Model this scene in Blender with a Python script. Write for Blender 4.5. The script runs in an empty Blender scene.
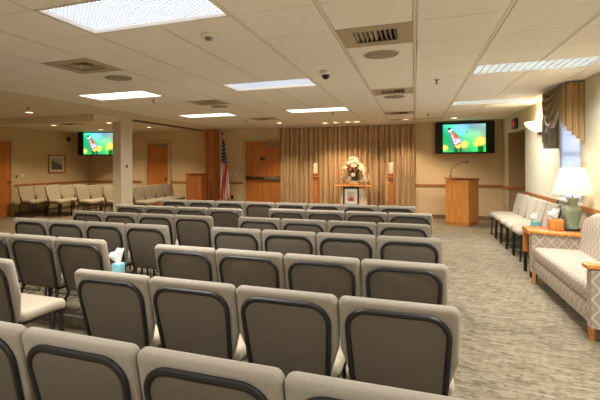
import bpy, bmesh, math, random
from mathutils import Vector, Matrix
random.seed(7)
PI = math.pi
COL = bpy.context.scene.collection
SC = bpy.context.scene
H = 2.545                      # ceiling height
WX, WY, WL, WB = 2.06, 12.48, -10.8, -3.2   # right, front, left and rear walls

# ------------------------------------------------------------------ materials
def new_mat(name):
    m = bpy.data.materials.new(name); m.use_nodes = True
    nt = m.node_tree
    return m, nt, nt.nodes['Principled BSDF']

def srgb(r, g, b):
    f = lambda v: (v/255/12.92) if v/255 <= .04045 else ((v/255+.055)/1.055)**2.4
    return (f(r), f(g), f(b), 1)

def mat(name, rgb, rough=.6, metal=0, noise=0, scale=40, bump=0, bscale=None, spec=None, stretch=None, sheen=0):
    m, nt, b = new_mat(name)
    c = srgb(*rgb)
    b.inputs['Base Color'].default_value = c
    b.inputs['Roughness'].default_value = rough
    b.inputs['Metallic'].default_value = metal
    if spec is not None: b.inputs['Specular IOR Level'].default_value = spec
    if sheen: b.inputs['Sheen Weight'].default_value = sheen
    tc = nt.nodes.new('ShaderNodeTexCoord'); mp = nt.nodes.new('ShaderNodeMapping')
    nt.links.new(tc.outputs['Object'], mp.inputs[0])
    if stretch: mp.inputs['Scale'].default_value = stretch
    n = nt.nodes.new('ShaderNodeTexNoise'); n.inputs['Scale'].default_value = scale; n.inputs['Detail'].default_value = 4
    nt.links.new(mp.outputs[0], n.inputs['Vector'])
    if noise:
        r = nt.nodes.new('ShaderNodeValToRGB')
        r.color_ramp.elements[0].position = .3; r.color_ramp.elements[1].position = .7
        r.color_ramp.elements[0].color = tuple(max(0, v*(1-noise)) for v in c[:3])+(1,)
        r.color_ramp.elements[1].color = tuple(min(1, v*(1+noise)) for v in c[:3])+(1,)
        nt.links.new(n.outputs['Fac'], r.inputs[0]); nt.links.new(r.outputs[0], b.inputs['Base Color'])
    if bump:
        n2 = nt.nodes.new('ShaderNodeTexNoise'); n2.inputs['Scale'].default_value = bscale or scale*3
        nt.links.new(mp.outputs[0], n2.inputs['Vector'])
        bp = nt.nodes.new('ShaderNodeBump'); bp.inputs['Strength'].default_value = bump; bp.inputs['Distance'].default_value = .003
        nt.links.new(n2.outputs['Fac'], bp.inputs['Height']); nt.links.new(bp.outputs[0], b.inputs['Normal'])
    return m

def emit(name, rgb, s, base=None):
    m, nt, b = new_mat(name)
    b.inputs['Base Color'].default_value = srgb(*(base or rgb))
    b.inputs['Emission Color'].default_value = srgb(*rgb)
    b.inputs['Emission Strength'].default_value = s
    return m

def attr_mat(name, emission=0, rough=.7):
    m, nt, b = new_mat(name)
    a = nt.nodes.new('ShaderNodeAttribute'); a.attribute_name = 'Col'
    b.inputs['Roughness'].default_value = rough
    if emission:
        b.inputs['Base Color'].default_value = (.01, .01, .01, 1)
        nt.links.new(a.outputs['Color'], b.inputs['Emission Color']); b.inputs['Emission Strength'].default_value = emission
    else: nt.links.new(a.outputs['Color'], b.inputs['Base Color'])
    return m

def carpet_mat():
    m, nt, b = new_mat('loop carpet')
    tc = nt.nodes.new('ShaderNodeTexCoord')
    def noise(sx, sy, sc, det=3):
        mp = nt.nodes.new('ShaderNodeMapping'); mp.inputs['Scale'].default_value = (sx, sy, 1)
        n = nt.nodes.new('ShaderNodeTexNoise'); n.inputs['Scale'].default_value = sc; n.inputs['Detail'].default_value = det
        nt.links.new(tc.outputs['Object'], mp.inputs[0]); nt.links.new(mp.outputs[0], n.inputs['Vector']); return n
    vm = nt.nodes.new('ShaderNodeMapping'); vm.inputs['Scale'].default_value = (14, 34, 1); vm.inputs['Rotation'].default_value = (0, 0, .12)
    v = nt.nodes.new('ShaderNodeTexVoronoi'); v.distance = 'MANHATTAN'; v.inputs['Scale'].default_value = 1.0
    nt.links.new(tc.outputs['Object'], vm.inputs[0]); nt.links.new(vm.outputs[0], v.inputs['Vector'])
    sep = nt.nodes.new('ShaderNodeSeparateColor'); nt.links.new(v.outputs['Color'], sep.inputs[0])
    n1 = noise(.9, 1.7, 30, 4); n2 = noise(1, 1, 180, 2)
    def math_(op, a, bb, clamp=False):
        q = nt.nodes.new('ShaderNodeMath'); q.operation = op; q.use_clamp = clamp
        for i, s in enumerate((a, bb)):
            if isinstance(s, (int, float)): q.inputs[i].default_value = s
            else: nt.links.new(s, q.inputs[i])
        return q.outputs[0]
    f = math_('ADD', math_('MULTIPLY', sep.outputs[0], .38), math_('MULTIPLY', n1.outputs['Fac'], .75))
    f = math_('ADD', f, math_('MULTIPLY', n2.outputs['Fac'], .25))
    r = nt.nodes.new('ShaderNodeValToRGB'); e = r.color_ramp.elements
    e[0].position = .38; e[0].color = srgb(92, 82, 66); e[1].position = .92; e[1].color = srgb(148, 137, 116)
    x = e.new(.56); x.color = srgb(116, 105, 86); x = e.new(.72); x.color = srgb(132, 120, 98)
    nt.links.new(f, r.inputs[0]); nt.links.new(r.outputs[0], b.inputs['Base Color'])
    b.inputs['Roughness'].default_value = .95; b.inputs['Specular IOR Level'].default_value = .1
    bp = nt.nodes.new('ShaderNodeBump'); bp.inputs['Strength'].default_value = .6; bp.inputs['Distance'].default_value = .006
    nt.links.new(f, bp.inputs['Height']); nt.links.new(bp.outputs[0], b.inputs['Normal'])
    return m

def lattice_mat(name, flat):
    """taupe upholstery woven with a cream diamond lattice"""
    m, nt, b = new_mat(name)
    tc = nt.nodes.new('ShaderNodeTexCoord'); sp = nt.nodes.new('ShaderNodeSeparateXYZ')
    nt.links.new(tc.outputs['Object'], sp.inputs[0])
    def M(op, a, bb=0.):
        q = nt.nodes.new('ShaderNodeMath'); q.operation = op
        for i, s in enumerate((a, bb)):
            if isinstance(s, (int, float)): q.inputs[i].default_value = s
            else: nt.links.new(s, q.inputs[i])
        return q.outputs[0]
    X, Y, Z = sp.outputs
    p = M('ADD', X, Z) if flat else M('ADD', X, Y)
    q = Y if flat else Z
    q = M('MULTIPLY', q, .8)
    def line(op):
        t = M('FRACT', M('MULTIPLY', M(op, p, q), (12. if flat else 8.5)))
        return M('ABSOLUTE', M('SUBTRACT', t, .5))
    l1, l2 = line('ADD'), line('SUBTRACT')
    near = M('GREATER_THAN', M('MAXIMUM', l1, l2), .42)
    dot = M('LESS_THAN', M('MAXIMUM', l1, l2), .12)
    fac = M('MAXIMUM', near, M('MULTIPLY', dot, .55))
    mix = nt.nodes.new('ShaderNodeMix'); mix.data_type = 'RGBA'
    nt.links.new(fac, mix.inputs['Factor'])
    mix.inputs['A'].default_value = srgb(158, 143, 126); mix.inputs['B'].default_value = srgb(190, 177, 158)
    nt.links.new(mix.outputs['Result'], b.inputs['Base Color'])
    b.inputs['Roughness'].default_value = .9; b.inputs['Specular IOR Level'].default_value = .2
    return m

def wood(name, dark, light, sc=(30, 30, 2.2), rough=.42):
    m, nt, b = new_mat(name)
    tc = nt.nodes.new('ShaderNodeTexCoord'); mp = nt.nodes.new('ShaderNodeMapping'); mp.inputs['Scale'].default_value = sc
    n = nt.nodes.new('ShaderNodeTexNoise'); n.inputs['Scale'].default_value = 1; n.inputs['Detail'].default_value = 5; n.inputs['Distortion'].default_value = .6
    r = nt.nodes.new('ShaderNodeValToRGB'); r.color_ramp.elements[0].position = .32; r.color_ramp.elements[1].position = .7
    r.color_ramp.elements[0].color = srgb(*dark); r.color_ramp.elements[1].color = srgb(*light)
    nt.links.new(tc.outputs['Object'], mp.inputs[0]); nt.links.new(mp.outputs[0], n.inputs['Vector'])
    nt.links.new(n.outputs['Fac'], r.inputs[0]); nt.links.new(r.outputs[0], b.inputs['Base Color'])
    b.inputs['Roughness'].default_value = rough
    return m

def shade_mat(name, rgb, trans=.6, emi=0):
    m, nt, b = new_mat(name)
    out = nt.nodes['Material Output']
    d = nt.nodes.new('ShaderNodeBsdfDiffuse'); t = nt.nodes.new('ShaderNodeBsdfTranslucent'); mx = nt.nodes.new('ShaderNodeMixShader')
    d.inputs[0].default_value = srgb(*rgb); t.inputs[0].default_value = srgb(*rgb); mx.inputs[0].default_value = trans
    nt.links.new(d.outputs[0], mx.inputs[1]); nt.links.new(t.outputs[0], mx.inputs[2])
    last = mx
    if emi:
        e = nt.nodes.new('ShaderNodeEmission'); e.inputs[0].default_value = srgb(*rgb); e.inputs[1].default_value = emi
        ad = nt.nodes.new('ShaderNodeAddShader'); nt.links.new(mx.outputs[0], ad.inputs[0]); nt.links.new(e.outputs[0], ad.inputs[1]); last = ad
    nt.links.new(last.outputs[0], out.inputs['Surface'])
    return m

def glass_mat():
    m, nt, b = new_mat('window glass')
    b.inputs['Transmission Weight'].default_value = 1; b.inputs['Roughness'].default_value = 0; b.inputs['IOR'].default_value = 1.02
    b.inputs['Base Color'].default_value = (.95, .97, 1, 1)
    return m

M_wall = mat('tan wall paint', (214, 190, 152), .85, noise=.02, scale=3, bump=.15, bscale=220)
M_wallR = mat('pale sage wall paint', (202, 196, 170), .85, noise=.02, scale=3, bump=.15, bscale=220)
M_wallL = mat('cream wall paint', (206, 182, 140), .85, noise=.02, scale=3)
M_column = mat('pillar paint', (216, 205, 184), .8, noise=.02, scale=4)
M_tile = mat('mineral fibre ceiling tile', (240, 235, 226), .95, noise=.045, scale=60, bump=.5, bscale=160, spec=.1)
M_grid = mat('white ceiling bar', (226, 218, 204), .6, noise=.02)
M_dry = mat('plain painted ceiling', (222, 209, 186), .9, noise=.02, scale=5)
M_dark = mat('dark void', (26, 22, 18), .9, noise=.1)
M_carpet = carpet_mat()
M_base = mat('taupe vinyl baseboard', (122, 98, 72), .6, noise=.05)
M_oak = wood('golden oak', (194, 122, 54), (222, 154, 78))
M_oakdoor = wood('oak veneer door', (176, 104, 44), (200, 128, 62), (22, 22, 1.2), .4)
M_oakrail = wood('oak rail', (150, 92, 46), (186, 124, 70), (3, 3, 40))
M_cherry = wood('reddish oak', (160, 92, 42), (196, 122, 62), (24, 24, 1.4), .4)
M_fabric = mat('taupe chair fabric', (144, 135, 120), .95, noise=.12, scale=220, bump=.5, bscale=500, spec=.15, sheen=.15)
M_panel = mat('grey brown panel fabric', (96, 88, 77), .95, noise=.14, scale=260, bump=.5, bscale=500, spec=.1)
M_seat = mat('pale seat fabric', (168, 156, 135), .95, noise=.08, scale=220, bump=.4, bscale=500, spec=.15, sheen=.15)
M_black = mat('black powder coated steel', (20, 19, 19), .52, noise=.2, scale=30)
M_steel = mat('grey steel', (150, 148, 142), .35, metal=.8, noise=.05)
M_brass = mat('dull bronze', (92, 76, 52), .4, metal=.6, noise=.1)
M_plastic = mat('black plastic', (14, 14, 15), .35, noise=.1)
M_white = mat('white plastic', (226, 220, 206), .5, noise=.02)
M_tissue = shade_mat('tissue paper', (240, 240, 240), .3)
M_curtain = mat('sand curtain fabric', (192, 164, 128), .9, noise=.05, scale=18, bump=.2, bscale=300, spec=.2)
M_valance = mat('olive bronze satin', (132, 116, 82), .5, noise=.1, scale=25, spec=.5)
M_jabot = mat('gold satin lining', (164, 134, 90), .5, noise=.08, scale=25, spec=.5)
M_latF = lattice_mat('lattice upholstery flat', True)
M_latV = lattice_mat('lattice upholstery upright', False)
M_celadon = mat('celadon ceramic', (146, 160, 132), .18, noise=.08, scale=8)
M_lampshade = shade_mat('pleated ivory lamp shade', (240, 222, 196), .5, .1)
M_sconce = emit('frosted sconce glass', (255, 232, 190), 1.3)
M_cloth = mat('ivory table drape', (226, 212, 190), .85, noise=.03)
M_candle = mat('ivory candle wax', (236, 226, 200), .5, noise=.02)
M_bluebox = mat('pale aqua tissue carton', (128, 190, 198), .6, noise=.15, scale=30)
M_leaf = mat('florist greenery', (62, 84, 38), .6, noise=.3, scale=20)
M_petalw = mat('cream petals', (240, 226, 200), .6, noise=.05)
M_petalp = mat('pink petals', (232, 164, 140), .6, noise=.1)
M_petalr = mat('orange red petals', (206, 74, 44), .6, noise=.1)
M_red = mat('red sign face', (120, 24, 18), .5, noise=.05)
M_vent = mat('painted vent metal', (176, 160, 134), .5, noise=.04)
M_speaker = mat('grey speaker grille', (150, 140, 124), .7, noise=.1, scale=300)
M_glass = glass_mat()
M_blind = shade_mat('white mini blind', (232, 234, 240), .45)
M_frame = mat('white window frame', (224, 222, 216), .5, noise=.02)
M_lens = emit('bright light lens', (244, 246, 255), 2.1)
M_lens_warm = emit('white light lens', (255, 248, 236), 1.5)
M_lens_dim = emit('soft light lens', (244, 246, 246), 2.0)
M_louver = mat('satin white louver', (196, 202, 214), .35, noise=.02, spec=.6)
M_louverS = mat('silver parabolic louver', (186, 190, 188), .35, metal=.1, noise=.02)
M_bulb = emit('glowing downlight lamp', (255, 226, 184), 4)
M_screen = attr_mat('lit television picture', 1.15)
M_picture = attr_mat('printed picture', 0, .6)
M_flag = attr_mat('flag nylon', 0, .7)
M_emis_red = emit('exit letters', (220, 60, 40), .25)

# ------------------------------------------------------------------ mesh helpers
class MB:
    def __init__(self): self.bm = bmesh.new()
    def box(self, x0, x1, y0, y1, z0, z1, mx=None, bev=0):
        r = bmesh.ops.create_cube(self.bm, size=1)
        m = Matrix.Translation(((x0+x1)/2, (y0+y1)/2, (z0+z1)/2)) @ Matrix.Diagonal((x1-x0, y1-y0, z1-z0, 1))
        bmesh.ops.transform(self.bm, matrix=m, verts=r['verts'])
        vs = r['verts']
        if bev:
            ed = list({e for v in vs for e in v.link_edges})
            q = bmesh.ops.bevel(self.bm, geom=ed, offset=bev, segments=3, affect='EDGES', profile=.5)
            vs = list({v for f in q['faces'] for v in f.verts} | {v for v in vs if v.is_valid})
        if mx: bmesh.ops.transform(self.bm, matrix=mx, verts=vs)
        return self
    def tube(self, pts, r, n=8, closed=False, cap=True):
        pts = [Vector(p) for p in pts]; rings = []
        L = len(pts); up = None
        for i, p in enumerate(pts):
            if closed: t = (pts[(i+1) % L]-pts[i-1]).normalized()
            else: t = (pts[min(i+1, L-1)]-pts[max(i-1, 0)]).normalized()
            if up is None:
                up = Vector((0, 0, 1)) if abs(t.z) < .9 else Vector((1, 0, 0))
            a = (up-t*up.dot(t)); a.normalize(); up = a; b = t.cross(a)
            rr = r[i] if isinstance(r, (list, tuple)) else r
            rings.append([self.bm.verts.new(p+a*math.cos(2*PI*k/n)*rr+b*math.sin(2*PI*k/n)*rr) for k in range(n)])
        for i in range(L if closed else L-1):
            A, B = rings[i], rings[(i+1) % L]
            for k in range(n): self.bm.faces.new((A[k], A[(k+1) % n], B[(k+1) % n], B[k]))
        if not closed and cap:
            self.bm.faces.new(rings[0][::-1]); self.bm.faces.new(rings[-1])
        return self
    def lathe(self, prof, c=(0, 0, 0), n=24, sq=0):
        rings = []
        for r, z in prof:
            ring = []
            for k in range(n):
                a = 2*PI*k/n; ca, sa = math.cos(a), math.sin(a)
                q = 1
                if sq: q = (abs(ca)**sq+abs(sa)**sq)**(-1/sq)
                ring.append(self.bm.verts.new((c[0]+r*ca*q, c[1]+r*sa*q, c[2]+z)))
            rings.append(ring)
        for A, B in zip(rings, rings[1:]):
            for k in range(n): self.bm.faces.new((A[k], A[(k+1) % n], B[(k+1) % n], B[k]))
        if prof[0][0] > 1e-4: self.bm.faces.new(rings[0][::-1])
        if prof[-1][0] > 1e-4: self.bm.faces.new(rings[-1])
        return self
    def pad(self, outline, t, r, place, steps=4):
        """cushion slab: outline (u,v) counter-clockwise, thickness t, edge radius r; place(u,v,w)->xyz"""
        n = len(outline); P = [Vector(p) for p in outline]
        nor = []
        for i in range(n):
            e1 = (P[i]-P[i-1]).normalized(); e2 = (P[(i+1) % n]-P[i]).normalized()
            nn = Vector((e1.y, -e1.x))+Vector((e2.y, -e2.x)); nn.normalize(); nor.append(nn)
        rings = []
        prof = [(r+.02, -.0), ] if False else []
        for k in range(steps+1):
            a = PI/2*k/steps; prof.append((r*(1-math.sin(a)), r*(1-math.cos(a))))
        prof2 = [(i, w) for i, w in prof]+[(i, t-w) for i, w in reversed(prof)]
        for ins, w in prof2:
            rings.append([self.bm.verts.new(place(P[i].x-nor[i].x*ins, P[i].y-nor[i].y*ins, w)) for i in range(n)])
        for A, B in zip(rings, rings[1:]):
            for k in range(n): self.bm.faces.new((A[k], A[(k+1) % n], B[(k+1) % n], B[k]))
        self.bm.faces.new(rings[0][::-1]); self.bm.faces.new(rings[-1])
        return self
    def grid(self, fn, nu, nv):
        vs = [[self.bm.verts.new(fn(i/nu, j/nv)) for j in range(nv+1)] for i in range(nu+1)]
        for i in range(nu):
            for j in range(nv): self.bm.faces.new((vs[i][j], vs[i+1][j], vs[i+1][j+1], vs[i][j+1]))
        return self
    def ball(self, c, r, sub=1, sc=(1, 1, 1)):
        q = bmesh.ops.create_icosphere(self.bm, subdivisions=sub, radius=1)
        bmesh.ops.transform(self.bm, matrix=Matrix.Translation(c) @ Matrix.Diagonal((r*sc[0], r*sc[1], r*sc[2], 1)), verts=q['verts'])
        return self
    def build(self, name, m, parent=None, smooth=True, angle=.7, solid=0, recalc=True):
        if recalc: bmesh.ops.recalc_face_normals(self.bm, faces=self.bm.faces)
        me = bpy.data.meshes.new(name); self.bm.to_mesh(me); self.bm.free()
        me.materials.append(m)
        if smooth:
            for p in me.polygons: p.use_smooth = True
            me.set_sharp_from_angle(angle=angle)
        o = bpy.data.objects.new(name, me); COL.objects.link(o)
        if parent: o.parent = parent
        if solid:
            s = o.modifiers.new('thickness', 'SOLIDIFY'); s.thickness = solid; s.offset = 0
        return o

def paint(o, fn):
    """vertex colours of a printed or lit picture; fn(co)->(r,g,b) 0..255"""
    a = o.data.color_attributes.new('Col', 'FLOAT_COLOR', 'POINT')
    for i, v in enumerate(o.data.vertices): a.data[i].color = srgb(*[max(0, min(255, q)) for q in fn(v.co)])

def thing(name, label, cat, loc=(0, 0, 0), rz=0, group=None):
    o = bpy.data.objects.new(name, None); COL.objects.link(o); o.empty_display_size = .1
    o.location = loc; o.rotation_euler = (0, 0, rz)
    o['label'] = label; o['category'] = cat
    if group: o['group'] = group
    return o
def tag(o, label, cat, group=None, kind=None):
    o['label'] = label; o['category'] = cat
    if group: o['group'] = group
    if kind: o['kind'] = kind
    return o
def struct(o): o['kind'] = 'structure'; return o
def copy_tree(o, parent=None):
    c = o.copy(); COL.objects.link(c)
    if parent: c.parent = parent
    for ch in list(o.children): copy_tree(ch, c)
    return c
def arc(cx, cy, r, a0, a1, n=6): return [(cx+r*math.cos(a0+(a1-a0)*k/n), cy+r*math.sin(a0+(a1-a0)*k/n)) for k in range(n+1)]

# ------------------------------------------------------------------ room shell
struct(MB().box(WL-.2, WX+1.4, WB, WY+.2, -.1, 0).build('floor', M_carpet, smooth=False))
struct(MB().box(WL, -3.9, WY, WY+.15, 0, H+.06).box(-3.9, WX+1.4, WY, WY+.15, 0, H+.06).build('wall_front', M_wall, smooth=False))
struct(MB().box(WL-.15, WL, WB, WY+.15, 0, H+.06).build('wall_left', M_wallL, smooth=False))
struct(MB().box(WL-.15, WX+1.4, WB-.15, WB, 0, H+.06).build('wall_rear', M_wall, smooth=False))
# right wall with a window hole and a side passage
RY0, RY1, RZ = 10.05, 11.74, 2.15
WY0, WY1, WZ0, WZ1 = 6.95, 7.85, .93, 2.3
b = MB()
b.box(WX, WX+.14, WB, WY0, 0, H+.06); b.box(WX, WX+.14, WY0, WY1, 0, WZ0); b.box(WX, WX+.14, WY0, WY1, WZ1, H+.06)
b.box(WX, WX+.14, WY1, RY0, 0, H+.06); b.box(WX, WX+.14, RY0, RY1, RZ, H+.06); b.box(WX, WX+.14, RY1, WY, 0, H+.06)
struct(b.build('wall_right', M_wallR, smooth=False))
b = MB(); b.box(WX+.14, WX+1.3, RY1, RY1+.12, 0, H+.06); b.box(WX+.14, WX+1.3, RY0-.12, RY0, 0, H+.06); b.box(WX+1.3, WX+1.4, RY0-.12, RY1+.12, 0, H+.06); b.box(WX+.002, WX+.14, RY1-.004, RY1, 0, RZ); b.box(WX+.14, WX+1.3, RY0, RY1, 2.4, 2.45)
struct(b.build('wall_passage', mat('shade darkened passage paint', (170, 140, 102), .85, noise=.03), smooth=False))  # passage walls and reveal lining coloured darker to stand in for shade

# ceiling: bar plane above lowered tiles, some cells taken by lights and vents
GX = lambda i: .0085+.61*i
GY = lambda j: 2.2586+.61*j
lights = [(-4, 0), (-4, 5), (-4, 10), (-8, 5), (-8, 10), (1, 5), (1, 10), (-4, -5), (1, 0), (-8, 0), (-8, -5), (1, -5)]
vents = [(-6, 2), (-6, 7), (-6, 12), (-1, 2), (-1, 7), (-1, 12)]
taken = {(i+k, j) for i, j in lights for k in (0, 1)} | set(vents)
struct(MB().box(WL-.15, WX+1.4, WB-.15, WY+.15, H+.06, H+.12).build('ceiling', M_dry, smooth=False))
g = MB()
for i in range(-9, 5):
    x = GX(i)
    if x > WX-.02: continue
    for j in range(-9, 17):
        if (i, j) in taken and (i-1, j) in taken and (i in [a+1 for a, q in lights if q == j]): continue
        g.box(x-.012, x+.012, max(GY(j), WB), min(GY(j+1), WY), H-.004, H+.05)
for j in range(-8, 17):
    y = GY(j)
    if WB < y < WY: g.box(GX(-9), WX, y-.012, y+.012, H+.012, H+.05)
struct(g.build('trim_1', M_grid, smooth=False))
g = MB()
for i in range(-9, 4):
    for j in range(-9, 17):
        if (i, j) in taken: continue
        x0, x1 = GX(i), min(GX(i+1), WX+.01); y0, y1 = max(GY(j), WB), min(GY(j+1), WY)
        if y1-y0 < .05: continue
        g.box(x0+.017, x1-.017, y0+.0035, y1-.0035, H-.006, H+.04)
struct(g.build('ceiling_tiles', M_tile, smooth=False))
struct(MB().box(WL, GX(-9)-.012, WB, WY, H-.004, H+.05).build('ceiling_plain', M_dry, smooth=False))
# dropped beam across the side room and the strip over the folding wall
struct(MB().box(WL, -6.34, 7.45, 7.75, 2.4, H-.004).box(-6.56, -6.34, 7.75, 8.3, 2.44, H-.004).build('trim_2', M_dry, smooth=False))
struct(MB().box(-6.42, -6.28, 8.74, WY, H-.03, H-.004).build('trim_3', mat('brown metal track', (92, 66, 40), .5, noise=.05), smooth=False))
struct(MB().box(-6.52, -6.3, 8.3, 8.74, 0, H-.004).build('wall_pillar', M_column, smooth=False))
# linear slot near the front wall
struct(MB().box(-.56, .62, 11.32, 11.37, H-.012, H-.005).build('trim_4', M_dark, smooth=False))

# oak chair rails and baseboards
RZ0, RZ1 = .835, .9
def strip(z0, z1, d, front, right):
    b = MB()
    for x0, x1 in front: b.box(x0, x1, WY-d, WY, z0, z1)
    f = b
    return f
D1 = (-4.94, -3.62); D2 = (-8.62, -7.48)
b = MB()
for x0, x1 in ((WL, D2[0]), (D2[1], D1[0]), (D1[1], WX)): b.box(x0, x1, WY-.022, WY, RZ0, RZ1, bev=.005)
struct(b.build('trim_5', M_oakrail, smooth=False))
b = MB()
for y0, y1 in ((WB, WY0-.06), (WY1+.06, RY0), (RY1, WY-.022)): b.box(WX-.022, WX, y0, y1, RZ0, RZ1)
b.box(WX, WX+1.3, RY1-.022, RY1, RZ0, RZ1)
struct(b.build('trim_6', M_oakrail, smooth=False))
struct(MB().box(WL, WL+.022, 9.32, WY-.022, RZ0, RZ1).box(WL, WL+.022, WB, 8.1, RZ0, RZ1).build('trim_7', M_oakrail, smooth=False))
b = MB()
for x0, x1 in ((WL, D2[0]), (D2[1], D1[0]), (D1[1], WX)): b.box(x0, x1, WY-.012, WY, 0, .1)
struct(b.build('baseboard_front', M_base, smooth=False))
struct(MB().box(WX-.012, WX, WB, RY0, 0, .1).box(WX-.012, WX, RY1, WY-.012, 0, .1).box(WX, WX+1.3, RY1-.012, RY1, 0, .1).build('baseboard_right', M_base, smooth=False))
struct(MB().box(WL, WL+.012, 9.32, WY-.012, 0, .1).build('baseboard_left', M_base, smooth=False))

# doors
def door(n, x0, x1, h, bar, face):
    """face: local frame, door lies in the XZ plane looking towards -Y"""
    r = bpy.data.objects.new('door_%d' % n, None); COL.objects.link(r); struct(r)
    r.location, r.rotation_euler = face
    w = x1-x0
    MB().box(-w/2, w/2, -.02, -.002, .01, h).build('door_leaf', M_oakdoor, r, smooth=False)
    f = MB(); f.box(-w/2-.1, -w/2-.004, -.045, -.001, 0, h+.09); f.box(w/2+.004, w/2+.1, -.045, -.001, 0, h+.09); f.box(-w/2-.004, w/2+.004, -.045, -.001, h+.004, h+.09)
    f.build('door_frame', mat('door frame paint', (196, 172, 132), .6, noise=.03), r, smooth=False)
    if bar:
        pb = MB().box(-w/2+.02, w/2-.01, -.1, -.045, .98, 1.07, bev=.01).build('panic_bar', M_brass, r)
        MB().box(w/2-.5, w/2-.02, -.115, -.1, .99, 1.06).build('push_pad', M_steel, pb, smooth=False)
        MB().box(-w/2+.02, -w/2+.12, -.06, -.02, .97, 1.09).box(w/2-.14, w/2-.03, -.06, -.02, .97, 1.09).build('bar_mount', M_black, r, smooth=False)
        MB().box(-.1, .06, -.028, -.02, 1.56, 1.66).build('sign_plate', M_brass, r, smooth=False)
        MB().box(w/2-.42, w/2-.12, -.08, -.02, h-.12, h-.05, bev=.008).tube([(w/2-.2, -.07, h-.05), (w/2-.45, -.16, h+.0), (w/2-.2, -.05, h+.03)], .01).build('door_closer', M_steel, r)
    else:
        k = MB().lathe([(.001, 0), (.03, 0), (.03, .01), (.012, .02), (.012, .04), (.028, .05), (.03, .07), (.018, .085), (.001, .087)], n=14).build('door_knob', M_brass, r)
        k.location = (w/2-.08 if n != 3 else w/2-.08, -.02, .98); k.rotation_euler = (PI/2, 0, 0)
    return r
door(1, -4.84, -3.72, 2.13, True, ((-4.28, WY, 0), (0, 0, 0)))
r = door(2, -8.37, -7.58, 2.15, False, ((-7.97, WY, 0), (0, 0, 0)))
MB().box(-.05, .3, -.07, -.02, 2.03, 2.09).build('door_closer', M_steel, r, smooth=False)
door(3, 0, 1.0, 2.14, False, ((WL, 8.71, 0), (0, 0, PI/2)))

# window in the right wall
r = bpy.data.objects.new('window_1', None); COL.objects.link(r); struct(r)
f = MB()
f.box(WX+.05, WX+.12, WY0, WY0+.05, WZ0, WZ1); f.box(WX+.05, WX+.12, WY1-.05, WY1, WZ0, WZ1)
f.box(WX+.05, WX+.12, WY0+.05, WY1-.05, WZ0, WZ0+.05); f.box(WX+.05, WX+.12, WY0+.05, WY1-.05, WZ1-.05, WZ1)
f.box(WX+.06, WX+.11, WY0+.05, WY1-.05, 1.57, 1.61)
f.build('window_frame', M_frame, r, smooth=False)
MB().box(WX+.082, WX+.088, WY0+.05, WY1-.05, WZ0+.05, WZ1-.05).build('window_pane', M_glass, r, smooth=False)
MB().box(WX-.03, WX+.05, WY0-.05, WY1+.05, WZ0-.03, WZ0).build('window_sill', M_frame, r, smooth=False)
bl = MB()
z = WZ0+.03
while z < WZ1-.03:
    mx = Matrix.Translation((WX+.015, 0, z)) @ Matrix.Rotation(.95, 4, 'Y')
    bl.box(-.014, .014, WY0+.01, WY1-.01, -.0006, .0006, mx); z += .024
t = thing('window_blind', 'white horizontal mini blind glowing with daylight behind the lamp', 'blind', (0, 0, 0))
bl.build('slats', M_blind, t, smooth=False)
MB().box(WX-.002, WX+.035, WY0+.005, WY1-.005, WZ1-.035, WZ1-.001).build('head_rail', M_frame, t, smooth=False)
MB().box(WX+.005, WX+.028, WY0+.01, WY1-.01, WZ0+.002, WZ0+.018).build('bottom_rail', M_frame, t, smooth=False)

# ------------------------------------------------------------------ ceiling fittings
LIT = {(-4, 0): ('large bright fluorescent ceiling light nearest the camera at top left', 'A'),
       (-4, 5): ('fluorescent ceiling light with visible tubes, beside the dome camera', 'B'),
       (-4, 10): ('thin-looking ceiling light just before the spotlights over the curtain', 'C'),
       (-8, 5): ('white ceiling light above and left of the pillar', 'C'),
       (-8, 10): ('white ceiling light above the folding wall and flag', 'C'),
       (1, 5): ('silver-louvred ceiling light near the window valance', 'D'),
       (1, 10): ('silver-louvred ceiling light just before the television on the front wall', 'D')}
def ceiling_light(i, j, label, kind):
    t = thing('ceiling_light', label or 'recessed fluorescent ceiling light behind the camera', 'ceiling light', (GX(i+1), GY(j)+.305, H), 0, 'fluorescent ceiling lights')
    a, c = .595, .291
    f = MB()
    for s in (-1, 1):
        f.box(s*a-.012, s*a+.012, -c-.012, c+.012, -.008, .04); f.box(-a, a, s*c-.012, s*c+.012, -.008, .04)
    f.box(-a, a, -c, c, .04, .05)
    f.build('frame', M_grid, t, smooth=False)
    lm = {'A': M_lens, 'B': M_lens_dim, 'C': M_lens_warm, 'D': M_lens_dim}[kind]
    MB().box(-a+.013, a-.013, -c+.013, c-.013, .026 if kind != 'C' else .0, .03).build('diffuser', lm, t, smooth=False)
    if kind != 'C':
        g = MB(); s = {'A': .034, 'B': .036, 'D': .075}[kind]; d = {'A': .009, 'B': .009, 'D': .018}[kind]
        x = -a+.03
        while x < a-.02: g.box(x-.002, x+.002, -c+.013, c-.013, .024-d, .024); x += s
        y = -c+.03
        while y < c-.02: g.box(-a+.013, a-.013, y-.002, y+.002, .024-d, .024); y += s
        g.build('louver', M_louverS if kind == 'D' else M_louver, t, smooth=False)
    L = bpy.data.lights.new('tube_light', 'AREA'); L.shape = 'RECTANGLE'; L.size = 1.14; L.size_y = .54
    L.energy = LE[kind]; L.color = {'A': (1, .98, .96), 'B': (1, .97, .94), 'C': (1, .91, .79), 'D': (1, .99, .97)}[kind]; L.spread = math.radians(150)
    lo = bpy.data.objects.new('fluorescent_tubes', L); COL.objects.link(lo); lo.parent = t; lo.location = (0, 0, -.012)
LE = {'A': 44, 'B': 34, 'C': 24, 'D': 46}
for i, j in lights:
    lab = LIT.get((i, j))
    if lab: ceiling_light(i, j, *lab)
    else:
        ceiling_light(i, j, 'recessed fluorescent ceiling light outside the edges of the picture', 'D' if i == 1 else ('A' if i == -4 else 'C'))

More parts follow.
